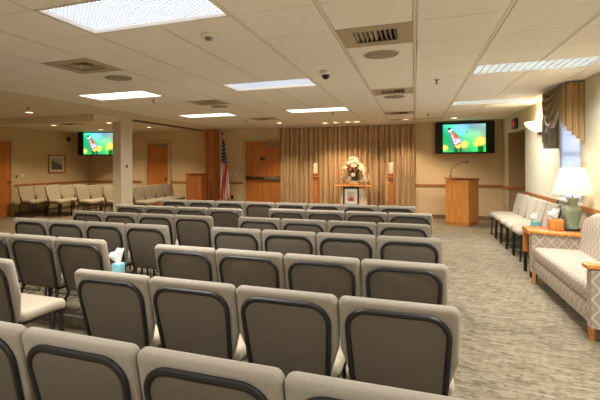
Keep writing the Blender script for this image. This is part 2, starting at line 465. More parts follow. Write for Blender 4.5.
VL = {(-6, 2): 'square ceiling vent with dark throat, large one at upper left', (-6, 7): 'square ceiling vent between the two white lights near the pillar',
      (-6, 12): 'ceiling vent farthest back on the left, over the front door',
      (-1, 2): 'louvred ceiling vent at top right of centre, nearest the camera', (-1, 7): 'louvred ceiling vent second along on the right of centre',
      (-1, 12): 'ceiling vent right before the curtain top'}
for (i, j), lab in VL.items():
    t = thing('ceiling_vent', lab, 'vent', (GX(i)+.305, GY(j)+.305, H), 0, 'square ceiling vents')
    f = MB(); a = .292; q = .17
    f.box(-a, a, -a, -q, -.006, .02); f.box(-a, a, q, a, -.006, .02); f.box(-a, -q, -q, q, -.006, .02); f.box(q, a, -q, q, -.006, .02)
    f.build('face_plate', M_vent, t, smooth=False)
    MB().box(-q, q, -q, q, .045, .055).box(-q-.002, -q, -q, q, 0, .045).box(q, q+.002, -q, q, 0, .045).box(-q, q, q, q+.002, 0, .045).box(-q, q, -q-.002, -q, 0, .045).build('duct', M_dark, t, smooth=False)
    v = MB()
    if i == -1:
        for k in range(9):
            x = -q+.02+k*.0375
            v.box(-.0015, .0015, -q, q, -.018, .018, Matrix.Translation((x, 0, .014)) @ Matrix.Rotation(.6 if k < 5 else -.6, 4, 'Y'))
    else:
        for w in (.14, .095, .05):
            for s in (-1, 1):
                v.box(-w, w, -.001, .001, -.018, .018, Matrix.Translation((0, s*w, .012)) @ Matrix.Rotation(s*.9, 4, 'X'))
                v.box(-.001, .001, -w, w, -.018, .018, Matrix.Translation((s*w, 0, .012)) @ Matrix.Rotation(-s*.9, 4, 'Y'))
    v.build('blades', M_vent, t, smooth=False)
for x, y, lab in ((-3.38, 4.42, 'round ceiling speaker beside the upper left vent'), (-3.38, 7.35, 'small round ceiling speaker behind the middle left vent'),
                  (-.3, 4.42, 'round ceiling speaker just behind the nearest louvred vent'), (-.3, 7.35, 'round ceiling speaker behind the second louvred vent')):
    t = thing('ceiling_speaker', lab, 'speaker', (x, y, H-.006), 0, 'round ceiling speakers')
    MB().lathe([(.001, -.014), (.13, -.012), (.155, -.006)], n=32).build('grille', M_speaker, t)
    MB().tube([(.16*math.cos(2*PI*k/32), .16*math.sin(2*PI*k/32), -.004) for k in range(32)], .006, 6, True).build('rim', M_vent, t)
def downlight(x, y, lab, e, group, tilt=None, z=H-.006, col=(1, .78, .52), spot=100):
    t = thing('downlight', lab, 'downlight', (x, y, z), 0, group)
    MB().tube([(.085*math.cos(2*PI*k/20), .085*math.sin(2*PI*k/20), -.001) for k in range(20)], .01, 6, True).build('trim_ring', M_white, t)
    MB().lathe([(.001, -.006), (.05, -.006), (.077, -.003)], n=16).build('lamp', M_bulb, t)
    L = bpy.data.lights.new('downlight_beam', 'SPOT'); L.energy = e*2.2; L.color = col; L.spot_size = math.radians(spot); L.spot_blend = .6; L.shadow_soft_size = .04
    o = bpy.data.objects.new('downlight_beam', L); COL.objects.link(o); o.parent = t; o.location = (0, 0, -.02)
    if tilt: o.rotation_euler = tilt
for k, (x, y) in enumerate([(-2.21, 11.48), (-1.93, 11.48), (-1.62, 11.48), (-1.38, 11.48)]):
    downlight(x, y, ['leftmost', 'second from left', 'third from left', 'rightmost'][k]+' of four small spotlights over the flowers', 24, 'spotlights over the flowers', (.28, 0, 0), col=(1, .74, .46), spot=80)
downlight(-3.32, 11.0, 'recessed downlight over the front door and curtain edge', 50, 'recessed downlights', (.2, 0, 0))
downlight(-.2, 11.35, 'recessed downlight before the right curtain edge', 50, 'recessed downlights', (.2, 0, 0))
downlight(.89, 11.45, 'recessed downlight above the wall television', 26, 'recessed downlights')
for x, y, lab in ((-7.31, 6.69, 'recessed downlight below the beam at far left'), (-9.15, 9.18, 'recessed downlight nearest the left wall'), (-9.01, 10.9, 'recessed downlight over the left television'),
                  (-7.33, 9.19, 'recessed downlight just left of the pillar'), (-7.2, 10.79, 'recessed downlight right of the pillar')):
    downlight(x, y, lab, 40, 'recessed downlights', z=H-.004, spot=130)
# not in the frame: the rest of the side room's downlights
for x, y in ((-8.6, 4.6),): downlight(x, y, 'recessed downlight in the side room outside the picture', 30, 'recessed downlights', z=H-.004, spot=130)
for x, y, lab in ((-4.0, 6.13, 'ceiling sprinkler right of the light above the pillar'), (-3.88, 10.0, 'small ceiling sprinkler above the front door'), (.27, 6.04, 'pendent ceiling sprinkler right of centre'),
                  (.28, 10.17, 'small ceiling sprinkler before the front wall on the right'), (-1.6, 9.2, 'small ceiling sprinkler behind the centre light'), (-6.69, 6.09, 'dark ceiling sprinkler next to the far left downlight')):
    t = thing('ceiling_sprinkler', lab, 'sprinkler', (x, y, H-.006), 0, 'ceiling sprinklers')
    MB().lathe([(.001, 0), (.032, 0), (.03, -.008), (.001, -.009)], n=14).build('cover_ring', M_steel, t)
    MB().lathe([(.001, -.055), (.02, -.055), (.021, -.05), (.006, -.048), (.008, -.03), (.012, -.009), (.001, -.008)], n=10).build('sprinkler_head', M_brass, t)
t = thing('smoke_detector', 'round cream smoke detector near the large ceiling light', 'smoke detector', (-1.56, 3.2, H-.006))
MB().lathe([(.001, 0), (.07, 0), (.07, -.018), (.045, -.03), (.001, -.03)], n=24).build('base', M_white, t)
MB().lathe([(.001, -.052), (.028, -.05), (.032, -.036), (.032, -.029), (.001, -.029)], n=16).build('sensor', M_steel, t)
t = thing('security_camera', 'white dome security camera with black lens on the ceiling', 'camera', (-.95, 5.0, H-.006))
MB().lathe([(.001, 0), (.07, 0), (.072, -.03), (.06, -.045), (.001, -.046)], n=24).build('housing', M_white, t)
MB().lathe([(.001, -.095), (.02, -.092), (.038, -.075), (.045, -.05), (.043, -.045), (.001, -.045)], n=20).build('dome', M_plastic, t)
# side room vent
t = thing('ceiling_vent', 'flat ceiling vent in the side room left of the television', 'vent', (-8.4, 8.85, H-.004), 0, 'square ceiling vents')
MB().box(-.3, .3, -.3, .3, -.012, 0).box(-.2, .2, -.2, .2, -.016, -.012).build('face_plate', M_vent, t, smooth=False)
v = MB()
for w in (.17, .12, .07): v.tube([(-w, -w, -.018), (w, -w, -.018), (w, w, -.018), (-w, w, -.018)], .004, 6, True)
v.build('blades', M_dark, t)

# ------------------------------------------------------------------ televisions
def tv_picture(co):
    u, v = co.x/TW+.5, co.z/TH
    s = math.sin
    r, g, b_ = 40+90*u*v+25*s(9*u+4*v)**2, 178+35*s(6*u+5*v+2), 95+70*v
    h = math.exp(-((u-.42)**2/.03+(v-.85)**2/.06)); r, g, b_ = r*(1-h)+120*h, g*(1-h)+190*h, b_*(1-h)+235*h
    h = .8*math.exp(-((u-.02)**2/.02+(v-.5)**2/.09)); r, g, b_ = r*(1-h)+10*h, g*(1-h)+165*h, b_*(1-h)+70*h
    h = .7*math.exp(-((u-.75)**2/.05+(v-.62)**2/.03)); r, g, b_ = r*(1-h)+150*h, g*(1-h)+240*h, b_*(1-h)+150*h
    for sx, sw in ((.31, .035), (.42, .03), (.86, .04), (.92, .03)):
        if abs(u-sx) < sw and v < .22: r, g, b_ = 10, 90, 30
    for fx, fy, fr in ((.5, .27, .12), (.36, .23, .09), (.88, .38, .15), (.78, .28, .08), (.05, .16, .09)):
        d = math.hypot(u-fx, (v-fy)*.75)+.012*s(50*u)*s(43*v)
        if d < fr:
            k = 1-.35*(d/fr); k2 = max(0, (d/fr-.72)/.28); r, g, b_ = 238*(1-k2)+r*k2, (232*k+18)*(1-k2)+g*k2, (112-40*(d/fr))*(1-k2)+b_*k2
    # butterfly: closed wings, tilted
    bx, by = (u-.27)*.85, (v-.56)*.64
    a = -.5; px, py = bx*math.cos(a)-by*s(a), bx*s(a)+by*math.cos(a)
    if -.2 < py < .15:
        q = (.15-py)/.35
        hw = .028+.085*q**.8
        if q > .78: hw *= math.sqrt(max(0, 1-((q-.78)/.22)**2))
        if abs(px) < hw:
            if abs(px) > hw-.014 or q > .95: r, g, b_ = 62, 46, 60
            elif px > -.01 and q < .62: r, g, b_ = 228, 104, 44
            else: r, g, b_ = 206+34*s(70*px), 190+34*s(80*py), 214
            if abs(s(42*px+60*py)) < .12: r, g, b_ = 90, 60, 70
    if (px/.045)**2+((py-.165)/.03)**2 < 1: r, g, b_ = 240, 240, 246
    if (px/.035)**2+((py-.205)/.028)**2 < 1: r, g, b_ = 22, 24, 44
    if math.hypot(u-.57, (v-.72)*.75) < .02: r, g, b_ = 15, 110, 60
    return r, g, b_
TW, TH = 1.36, .8
def television(loc, rz, label, arm):
    t = thing('television', label, 'television', loc, rz)
    MB().box(-TW/2, TW/2, 0, .07, 0, TH, bev=.008).build('casing', M_plastic, t)
    s = MB().grid(lambda u, v: (-.5+u*.98, -.002, .035+v*.71), 90, 64).build('screen', M_screen, t, recalc=False)
    global _tw
    def f(co):
        class C: pass
        c = C(); c.x = (co.x+.01)/.98*TW; c.z = (co.z-.035)/.71*TH; return tv_picture(c)
    paint(s, f)
    return t
t = television((1.19, WY-.19, 1.7), 0, 'wall television above the lectern showing a butterfly on yellow flowers', 0)
MB().box(-.2, .2, .07, .185, .2, .6).build('wall_bracket', M_black, t, smooth=False)
t = television((-9.72, 11.68, 1.76), math.radians(26), 'television in the far left corner showing a butterfly, partly behind the pillar', 1)
MB().box(-.15, .15, .07, .11, .2, .6).box(-.04, .04, .11, .45, .36, .44).box(-.04, .04, .37, .45, .44, H-1.76-.004).build('wall_bracket', M_black, t, smooth=False)

# ------------------------------------------------------------------ front of the room
# pleated curtain
t = thing('stage_curtain', 'floor length sand coloured pleated curtain across the front wall', 'curtain', (-1.85, WY-.12, 0))
def cur(u, v):
    x = -1.87+u*3.74
    ph = u*2*PI*27
    top = max(0, (v-.93)/.07)
    a = .062*(1-.5*top)
    jit = .35*math.sin(u*23)+.3*math.sin(u*57+1)
    y = a*math.sin(ph+jit*(1-v)*1.2)+.012*math.sin(ph*2.03+2)*(1-v)
    if top: y -= .03*abs(math.sin(ph*.5))**8*top
    return (x+.012*math.sin(ph*.5+3*v), y, .03+v*(H-.07))
MB().grid(cur, 540, 24).build('curtain_cloth', M_curtain, t, angle=2.5, solid=.003)
MB().box(-1.9, 1.9, -.03, .03, H-.045, H-.012).build('curtain_track', M_grid, t, smooth=False)

# altar table with drape
t = thing('altar_table', 'small oak topped stand with ivory drape, holding the flowers', 'table', (-1.53, 11.9, 0))
MB().box(-.49, .49, -.2, .2, .845, .88, bev=.008).build('table_top', M_oak, t)
b = MB()
def dr(u, v):
    a = u*2*PI; k = 1+.35*(1-v)
    w = 1+.03*math.sin(a*16)*(1-v)
    ca, sa = math.cos(a), math.sin(a); q = (ca**4+sa**4)**-.25
    return (.28*k*w*ca*q, .13*k*w*sa*q, .004+.838*v)
b.grid(dr, 96, 12).build('drape', M_cloth, t, angle=2, solid=.004)
# framed portrait on an easel
t = thing('easel', 'slim dark easel holding the framed picture before the draped stand', 'easel', (-1.53, 11.4, 0))
MB().tube([(-.17, 0, .0), (-.03, .05, .88)], .009).build('leg', M_black, t)
MB().tube([(.17, 0, .0), (.03, .05, .88)], .009).build('leg', M_black, t)
MB().tube([(0, .2, .0), (0, .06, .86)], .009).build('leg', M_black, t)
MB().box(-.2, .2, -.035, .03, .355, .37).build('ledge', M_black, t, smooth=False)
t = thing('picture_frame', 'black framed memorial picture with white mat on the easel', 'picture', (-1.53, 11.38, .372))
t.rotation_euler = (-.08, 0, 0); t.scale = (.9, 1, 1)
f = MB()
for s in (-1, 1): f.box(s*.2-.022, s*.2+.022, -.012, .012, 0, .48)
f.box(-.178, .178, -.012, .012, 0, .044); f.box(-.178, .178, -.012, .012, .436, .48)
f.build('frame', M_plastic, t, smooth=False)
s = MB().grid(lambda u, v: (-.178+u*.356, -.004, .044+v*.392), 36, 40).build('print', M_picture, t, recalc=False)
def memp(co):
    x, z = co.x, co.z-.24
    if abs(x) > .1 or abs(z) > .125: return (236, 232, 224)
    if math.hypot(x, (z-.03)) < .055: return (214, 168, 140)
    if math.hypot(x, (z+.1)*.8) < .075: return (178, 70, 60)
    return (206+200*x, 190, 170)
paint(s, memp)
# candle stands
for x, lab in ((-2.56, 'tall oak candle stand left of the flowers'), (-.58, 'tall oak candle stand right of the flowers')):
    t = thing('candle_stand', lab, 'candle stand', (x, 11.9, 0), 0, 'oak candle stands')
    MB().box(-.14, .14, -.14, .14, 0, .04, bev=.006).build('base', M_cherry, t)
    MB().box(-.06, .06, -.06, .06, .04, 1.08, bev=.006).build('post', M_cherry, t)
    MB().box(-.095, .095, -.095, .095, 1.08, 1.12, bev=.006).lathe([(.05, 1.12), (.065, 1.17), (.07, 1.19), (.001, 1.19)], n=20).build('candle_plate', M_cherry, t)
    t = thing('candle', 'ivory pillar candle on the '+('left' if x < -1 else 'right')+' stand', 'candle', (x, 11.9, 1.19), 0, 'altar candles')
    MB().lathe([(.001, .001), (.056, .001), (.058, .01), (.058, .28), (.05, .287), (.001, .28)], n=24).build('wax', M_candle, t)
    MB().tube([(0, 0, .28), (.002, 0, .3)], .003, 5).build('wick', M_black, t)
# flower arrangement
t = thing('flower_arrangement', 'large cream, pink and orange flower arrangement on the oak topped stand', 'flowers', (-1.53, 11.9, .88))
MB().lathe([(.001, .0), (.09, .0), (.13, .05), (.15, .11), (.14, .12), (.001, .1)], n=20).build('bowl', M_petalw, t)
lf = MB(); pts = []
for k in range(150):
    h = random.random(); a = random.random()*2*PI
    rad = (.47*(1-h)**.75+.03)*random.random()**.35
    z = .08+h*.66
    p = Vector((rad*math.cos(a), rad*.6*math.sin(a), z)); pts.append(p)
    lf.tube([(0, 0, .08), (p.x*.6, p.y*.6, z*.6), p], [.004, .003, .002], 4)
for k in range(200):
    h = random.random()**1.3; a = random.random()*2*PI; rad = (.4*(1-h)+.03)*random.random()**.5
    p = Vector((rad*math.cos(a), rad*.6*math.sin(a), .08+h*.6)); d = Vector((math.cos(a), math.sin(a)*.8, random.uniform(-.2, .9))).normalized()
    s = d.cross(Vector((0, 0, 1))).normalized()*.014; L = random.uniform(.05, .09)
    vs = [lf.bm.verts.new(q) for q in (p, p+d*L*.5+s, p+d*L, p+d*L*.5-s)]; lf.bm.faces.new(vs)
lf.build('greenery', M_leaf, t)
def blossom(mb, p, r):
    ax = Vector((p.x, p.y-.15, (p.z-.25)*.8)).normalized()
    s = ax.orthogonal().normalized(); q = ax.cross(s)
    for ring, (n, rr, lift) in enumerate(((7, 1, .15), (5, .62, .45))):
        for k in range(n):
            a = 2*PI*k/n+ring*.5; d = s*math.cos(a)+q*math.sin(a); w = ax.cross(d)
            vs = [mb.bm.verts.new(v) for v in (p, p+d*r*rr*.6+w*r*.36*rr+ax*r*lift*.4, p+d*r*rr+ax*r*lift, p+d*r*rr*.6-w*r*.36*rr+ax*r*lift*.4)]
            mb.bm.faces.new(vs)
    mb.ball(p+ax*r*.15, r*.28, 1)
random.shuffle(pts)
for k, p in enumerate(pts[:96]):
    mb = MB(); r = random.uniform(.042, .07); blossom(mb, p, r)
    m_ = M_petalw if k % 10 < 7 else (M_petalp if k % 10 < 9 else M_petalr)
    mb.build('blossom', m_, t)
mb = MB()
for p in pts[96:]: blossom(mb, p, .04)
o = mb.build('small_blossoms', M_petalw, t); o['kind'] = 'stuff'

# lectern by the right television
def lectern(name, label, loc, rz, w, d, h, m):
    t = thing(name, label, 'lectern', loc, rz)
    MB().box(-w/2, w/2, -d/2, d/2, .06, h-.02).build('body', m, t, smooth=False)
    MB().box(-w/2+.015, w/2-.015, -d/2+.015, d/2-.015, 0, .06).build('plinth', m, t, smooth=False)
    MB().box(-w/2-.03, w/2+.03, -d/2-.03, d/2+.03, -.015, .018, Matrix.Translation((0, 0, h)) @ Matrix.Rotation(-.06, 4, 'X'), bev=.006).build('top', M_cherry, t)
    return t
t = lectern('lectern', 'oak lectern with a gooseneck microphone under the wall television', (1.05, 11.44, 0), -math.radians(30), .53, .53, 1.09, M_oak)
# microphone rests on the lectern
m_ = thing('microphone', 'black gooseneck microphone standing on the oak lectern', 'microphone', (.82, 11.66, 1.128), -.5)
MB().lathe([(.001, 0), (.035, 0), (.035, .02), (.012, .03), (.001, .03)], n=16).build('base', M_black, m_)
MB().tube([(0, 0, .025), (0, 0, .12), (.03, 0, .19), (.12, .0, .27), (.24, 0, .33), (.36, 0, .352)], .007, 8).build('gooseneck', M_black, m_)
MB().tube([(.35, 0, .352), (.37, 0, .352), (.4, 0, .35), (.42, 0, .345)], [.01, .02, .02, .012], 10).build('microphone_head', M_black, m_)
# wooden lectern in the side room
t = lectern('lectern', 'reddish wooden lectern standing left of the folded wall panels', (-6.1, 11.62, 0), 0, .5, .36, 1.17, M_cherry)

# folding wall panels
t = thing('folding_wall', 'stacked oak folding wall panels left of the flag', 'partition', (-5.8, 12.2, 0))
for k in range(3):
    x = -.2+k*.1
    MB().box(x, x+.078, -.2+(.03 if k % 2 else 0), .26, .01, H-.035).build('panel', M_cherry, t, smooth=False)
for k in range(2):
    x = -.122+k*.1
    MB().box(x, x+.022, -.15, .24, .015, H-.04).build('edge_seal', M_wall, t, smooth=False)

# flag on its pole
t = thing('flag', 'american flag hanging from an indoor pole beside the folding wall', 'flag', (-5.32, 11.8, 0))
MB().lathe([(.001, 0), (.15, 0), (.15, .02), (.05, .06), (.02, .1), (.001, .1)], n=24).build('base', M_brass, t)
MB().tube([(0, 0, .08), (0, 0, 2.28)], .014, 10).build('pole', M_oak, t)
MB().lathe([(.001, 2.28), (.02, 2.28), (.012, 2.3), (.03, 2.34), (.014, 2.4), (.001, 2.44)], n=10).build('finial', M_brass, t)
def fl(u, v):
    # v: down the hoist, u: across the folded fly
    z = 2.2-1.72*v
    w = .05+.16*v**.8
    s = u*2*PI*2.5
    return (.015+(u-.25)*w*1.6+.0*v, -.02-.05*math.sin(s)*(.4+.6*v)-.02*u, z-.06*math.sin(u*PI)*v-.18*u*(1-v)*.3)
s = MB().grid(fl, 48, 90).build('flag_cloth', M_flag, t, recalc=False, angle=3, solid=.003)
def flagc(co):
    x, z = co.x, co.z
    v = (2.2-z)/1.72
    w = .05+.16*max(v, 0)**.8
    u = (x-.015)/(w*1.6)+.25
    if v < .42 and u < .95+.2*v:
        k = (int((x+.2)/.028)+int(z/.05)) % 2
        sx = abs(((x+.2)/.028) % 1-.5); sz = abs((z/.05) % 1-.5)
        return (225, 225, 225) if (k and sx < .3 and sz < .28) else (30, 34, 74)
    # stripes run down with the drape
    return (186, 34, 40) if int((u+.35*v)*7) % 2 else (226, 216, 206)
paint(s, flagc)

# wall plates
def plate(name, label, cat, loc, rz, w=.075, h=.115, sw=True, m=M_white, group=None):
    t = thing(name, label, cat, loc, rz, group)
    MB().box(-w/2, w/2, -.008, 0, -h/2, h/2, bev=.002).build('cover_plate', m, t, smooth=False)
    if sw: MB().box(-.006, .006, -.018, -.008, -.012, .012).build('toggle', m, t, smooth=False)
    else: MB().box(-.016, .016, -.011, -.008, .01, .035).box(-.016, .016, -.011, -.008, -.035, -.01).build('socket', M_dark, t, smooth=False)
plate('light_switch', 'left wall plate between the flag and the front door', 'switch', (-5.33, WY, 1.15), 0, group='switches by the front door')
plate('light_switch', 'right wall plate between the flag and the front door', 'switch', (-5.15, WY, 1.15), 0, group='switches by the front door')
plate('wall_outlet', 'dark wall outlet low on the wall between flag and front door', 'outlet', (-5.31, WY, .42), 0, sw=False, m=M_dark)
plate('light_switch', 'dark switch on the right face of the pillar', 'switch', (-6.3, 8.52, 1.42), PI/2, .05, .08, m=M_black)
plate('thermostat', 'small beige wall plate nearest the left room door', 'thermostat', (WL, 9.42, 1.13), PI/2, .06, .08, m=M_brass)
plate('light_switch', 'pale switch plate left of the landscape picture', 'switch', (WL, 9.62, 1.15), PI/2)
plate('wall_outlet', 'brown outlet plate low on the wall in the right front corner', 'outlet', (WX, 12.1, .4), -PI/2, sw=False, m=M_oak)

# fire alarm strobe and landscape picture on the left wall
t = thing('fire_alarm', 'small dark red fire alarm box high on the left wall', 'alarm', (WL, 11.44, 2.24), PI/2)
MB().box(-.07, .07, -.05, 0, 0, .14, bev=.006).build('housing', mat('dark red casing', (84, 20, 14), .5), t)
MB().box(-.03, .03, -.065, -.05, .04, .1).build('strobe', M_dark, t, smooth=False)
t = thing('wall_picture', 'framed grey mountain landscape on the left wall', 'picture', (WL, 10.95, 1.2), PI/2)
f = MB()
for s in (-1, 1): f.box(s*.34-.025, s*.34+.025, -.03, -.002, 0, .58)
f.box(-.315, .315, -.03, -.002, 0, .04).box(-.315, .315, -.03, -.002, .54, .58)
f.build('frame', M_cherry, t, smooth=False)
s = MB().grid(lambda u, v: (-.315+u*.63, -.012, .04+v*.5), 42, 34).build('print', M_picture, t, recalc=False)
def land(co):
    u, v = (co.x+.315)/.63, (co.z-.04)/.5
    if not (.14 < u < .86 and .14 < v < .88): return (214, 204, 182)
    ridge = .72-.5*(u-.2)+.03*math.sin(30*u)
    if v < .24+.03*math.sin(14*u): return (84, 82, 78)
    if v < ridge: return (96+40*math.sin(40*u+25*v)*.4, 92, 86)
    return (186, 180, 166)
paint(s, land)

# exit sign
t = thing('exit_sign', 'red exit sign above the side passage', 'sign', (WX, 10.8, 2.19), -PI/2)
MB().box(-.15, .15, -.07, 0, 0, .22, bev=.006).build('housing', M_plastic, t)
MB().box(-.14, .14, -.074, -.07, .01, .21).build('face', M_red, t, smooth=False)
cu = bpy.data.curves.new('exit_text', 'FONT'); cu.body = 'EXIT'; cu.size = .13; cu.extrude = .002; cu.align_x = 'CENTER'
tmp = bpy.data.objects.new('tmp', cu); COL.objects.link(tmp)
bpy.context.view_layer.update()
me = bpy.data.meshes.new_from_object(tmp); bpy.data.objects.remove(tmp)
me.materials.clear(); me.materials.append(M_emis_red)
o = bpy.data.objects.new('lettering', me); COL.objects.link(o); o.parent = t; o.location = (0, -.077, .06); o.rotation_euler = (PI/2, 0, 0)

# wall sconce
t = thing('wall_sconce', 'glowing half bowl wall sconce left of the window valance', 'wall light', (WX, 8.88, 2.0), -PI/2)
b = MB()
def bowl(u, v):
    a = PI+u*PI
    r = .05+.2*math.sin(v*PI/2)
    return (r*math.cos(a)*1.1, r*math.sin(a)*.95-.002, .0+.17*v**1.3)
b.grid(bowl, 28, 10).build('bowl', M_sconce, t, angle=2, solid=.006)
MB().box(-.06, .06, -.045, -.001, -.05, .02, bev=.006).build('wall_mount', M_brass, t)
L = bpy.data.lights.new('sconce_bulb', 'POINT'); L.energy = 6; L.color = (1, .84, .6); L.shadow_soft_size = .03
o = bpy.data.objects.new('bulb', L); COL.objects.link(o); o.parent = t; o.location = (0, -.12, .2)

# swagged valance over the window
t = thing('window_valance', 'swagged bronze satin valance with gold lined side tails over the window', 'valance', (0, 0, 0))
VX = WX-.17; V0, V1, VZ = 6.8, 7.9, 2.53
MB().box(VX, WX-.001, V0, V1, VZ-.02, VZ).build('valance_board', M_valance, t, smooth=False)
def swag(u, v):
    y = V0+.1+u*(V1-V0-.2)
    sag = 4*u*(1-u)
    z = VZ-.01-v*(.14+.42*sag)
    ph = v*2*PI*4.5
    x = VX-.045-.045*math.sin(ph)*(.3+sag*.7)-.05*sag*math.sin(v*PI)
    return (x, y, z)
MB().grid(swag, 40, 60).build('swag', M_valance, t, angle=3, solid=.004)
def tail(y0, y1, long_at):
    def f(u, v):
        y = y0+u*(y1-y0)
        k = u if long_at == 1 else 1-u
        ln = .32+.38*k+(.0)
        st = math.floor(k*4)/4
        ln = (.36 if long_at else .26)+(.46 if long_at else .4)*(.4*k+.6*st)
        z = VZ-.008-v*ln
        x = VX-.035-.028*math.sin(u*2*PI*4+.5)*(.4+.6*v)
        return (x, y, z)
    return f
MB().grid(tail(V0, V0+.34, 0), 64, 24).build('jabot', M_jabot, t, angle=3, solid=.004)
MB().grid(tail(V1-.34, V1, 1), 64, 24).build('jabot', M_valance, t, angle=3, solid=.004)
MB().grid(lambda u, v: (VX-.03+u*(WX-VX+.029), V0+.014*math.sin(u*PI*6), VZ-.008-v*(.64+.05*math.floor(u*3.99))), 24, 16).build('side_return', M_jabot, t, angle=3, solid=.004)
MB().grid(lambda u, v: (VX-.03+u*(WX-VX+.029), V1+.008*math.sin(u*PI*5), VZ-.008-v*.84), 24, 16).build('side_return', M_valance, t, angle=3, solid=.004)

# ------------------------------------------------------------------ chairs
BT = .853; ZB = .385                 # back top and bottom heights
def back_xyz(u, v, w):
    """v: 0..1 up the back; w: forward from the rear face"""
    y = -.145-.115*v; z = ZB+(BT-ZB)*v
    n = Vector((0, .972, .235))
    return Vector((u, y, z))+n*w
def outline_back():
    hgt = .478
    W_, B_ = .2585, .2
    r = .034
    pts = [(-B_+.03, 0), (B_-.03, 0)]+[(B_-.03+.03*math.sin(a), .03-.03*math.cos(a)) for a in (PI/6, PI/3, PI/2)]
    pts += [(B_+.018, .08), (W_-.016, .165), (W_, .215), (W_, .3)]
    pts += arc(W_-r, hgt-r, r, 0, PI/2, 5)
    pts += arc(-W_+r, hgt-r, r, PI/2, PI, 5)
    pts += [(-W_, .3), (-W_, .215), (-W_+.016, .165), (-B_-.018, .08)]
    pts += [(-(B_-.03+.03*math.sin(a)), .03-.03*math.cos(a)) for a in (PI/2, PI/3, PI/6)]
    return pts
HG = .478
def make_chair():
    t = thing('stacking_chair', 'x', 'chair', (0, 0, 0))
    P = lambda u, v, w: back_xyz(u, v/HG, w)
    bk_ = MB().pad(outline_back(), .062, .026, P).build('backrest', M_fabric, t)
    bk_.data.materials.append(M_seat)
    for p in bk_.data.polygons:
        if p.normal.y > .45: p.material_index = 1
    # rear shell panel, framed by the tube
    po = [(-.185, .012), (.185, .012)]+arc(.207-.085, HG-.05-.085, .085, 0, PI/2, 5)+arc(-.207+.085, HG-.05-.085, .085, PI/2, PI, 5)
    MB().pad(po, .016, .006, lambda u, v, w: P(u, v, w-.012), 2).build('back_panel', M_panel, t)
    U = [(-.192, -.01), (-.206, .1), (-.216, HG-.14)]+arc(-.216+.09, HG-.04-.09, .09, PI, PI/2, 7)+arc(.216-.09, HG-.04-.09, .09, PI/2, 0, 7)+[(.216, HG-.14), (.206, .1), (.192, -.01)]
    f = MB(); f.tube([P(u, v, -.009) for u, v in U], .0125, 8); f.build('back_frame', M_black, t)
    so = [(-.2, -.125), (.2, -.125), (.235, -.105), (.25, -.06), (.25, .15)]+arc(.25-.07, .295-.07, .07, 0, PI/2, 5)+arc(-.25+.07, .295-.07, .07, PI/2, PI, 5)+[(-.25, .15), (-.25, -.06), (-.235, -.105)]
    def seat_xyz(u, v, w):
        z = .405+w
        if v > .12: z -= .03*((v-.12)/.175)**2
        return Vector((u, v, z-.04*(v-.0)*0))
    MB().pad(so, .075, .03, seat_xyz).build('seat', M_seat, t)
    for s in (-1, 1):
        x = s*.2
        MB().tube([(x, .22, .395), (x, .24, .38), (s*.212, .25, .34), (s*.222, .265, .012)], .0125, 8).lathe([(.016, 0), (.016, .014), (.001, .014)], (s*.222, .265, 0), 10).build('leg', M_black, t)
        MB().tube([P(s*.192, -.012, -.009), (s*.2, -.15, .37), (s*.21, -.175, .3), (s*.222, -.235, .012)], .0125, 8).lathe([(.016, 0), (.016, .014), (.001, .014)], (s*.222, -.235, 0), 10).build('leg', M_black, t)
    f = MB()
    for s in (-1, 1): f.tube([(s*.2, -.15, .385), (s*.2, .22, .39)], .011, 8)
    f.tube([(-.2, .12, .388), (.2, .12, .388)], .01, 8); f.tube([(-.2, -.12, .388), (.2, -.12, .388)], .01, 8)
    f.build('seat_frame', M_black, t)
    MB().tube([(-.216, -.2, .19), (.216, -.2, .19)], .007, 8).build('stretcher', M_steel, t)
    r = MB()
    for k in range(5): r.tube([(-.14+k*.07, -.17, .2), (-.14+k*.07, .15, .235)], .003, 5)
    r.tube([(-.2, -.17, .2), (.2, -.17, .2)], .004, 5); r.tube([(-.2, .15, .235), (.2, .15, .235)], .004, 5); r.tube([(-.2, .15, .235), (-.2, .16, .38)], .004, 5); r.tube([(.2, .15, .235), (.2, .16, .38)], .004, 5)
    r.build('book_rack', M_black, t)
    return t
proto = make_chair(); used = [False]
def place(x, y, rz, label, group):
    o = proto if not used[0] else copy_tree(proto)
    used[0] = True
    o.location = (x, y, 0); o.rotation_euler = (0, 0, rz); o['label'] = label; o['group'] = group
    return o
W = .52
ORD = ['leftmost', 'second from the left', 'third from the left', 'fourth from the left', 'fifth from the left', 'sixth from the left', 'seventh from the left', 'rightmost']
RN = ['front', 'second', 'third', 'fourth', 'fifth', 'sixth', 'seventh']
rows = [(0, 1.225, -1.93, 4, 'row nearest the camera', '', 1), (1, 2.03, -1.9, 4, 'second row from the camera', 'right block', 1), (1, 2.08, -2.99, 1, 'second row from the camera', 'left block', 0),
        (2, 2.88, -3.93, 3, 'third row from the camera', 'left block', 1), (2, 2.87, -1.89, 4, 'third row from the camera', 'right block', 1),
        (3, 3.78, -4.41, 4, 'fourth row from the camera', 'left block', 1), (3, 3.84, -1.87, 4, 'fourth row from the camera', 'right block', 1),
        (4, 4.61, -4.31, 4, 'fifth row from the camera', 'left block', 1), (4, 4.67, -1.93, 4, 'fifth row from the camera', 'right block', 1),
        (5, 5.49, -4.28, 4, 'sixth row from the camera', 'left block', 1), (5, 5.66, -1.88, 4, 'sixth row from the camera', 'right block', 1),
        (6, 6.55, -4.14, 8, 'seventh and farthest row', '', 1)]
for k, yt, x0, n, rn, blk, _ in rows:
    for q in range(n):
        pos = ('rightmost' if q == n-1 else ORD[q]) if n > 1 else 'only one visible'
        lab = 'taupe chair, %s in the %s%s' % (pos, rn, (', '+blk) if blk else '')
        place(x0+W*(q+.5), yt+.262, random.uniform(-.006, .006), lab, 'main seating rows')
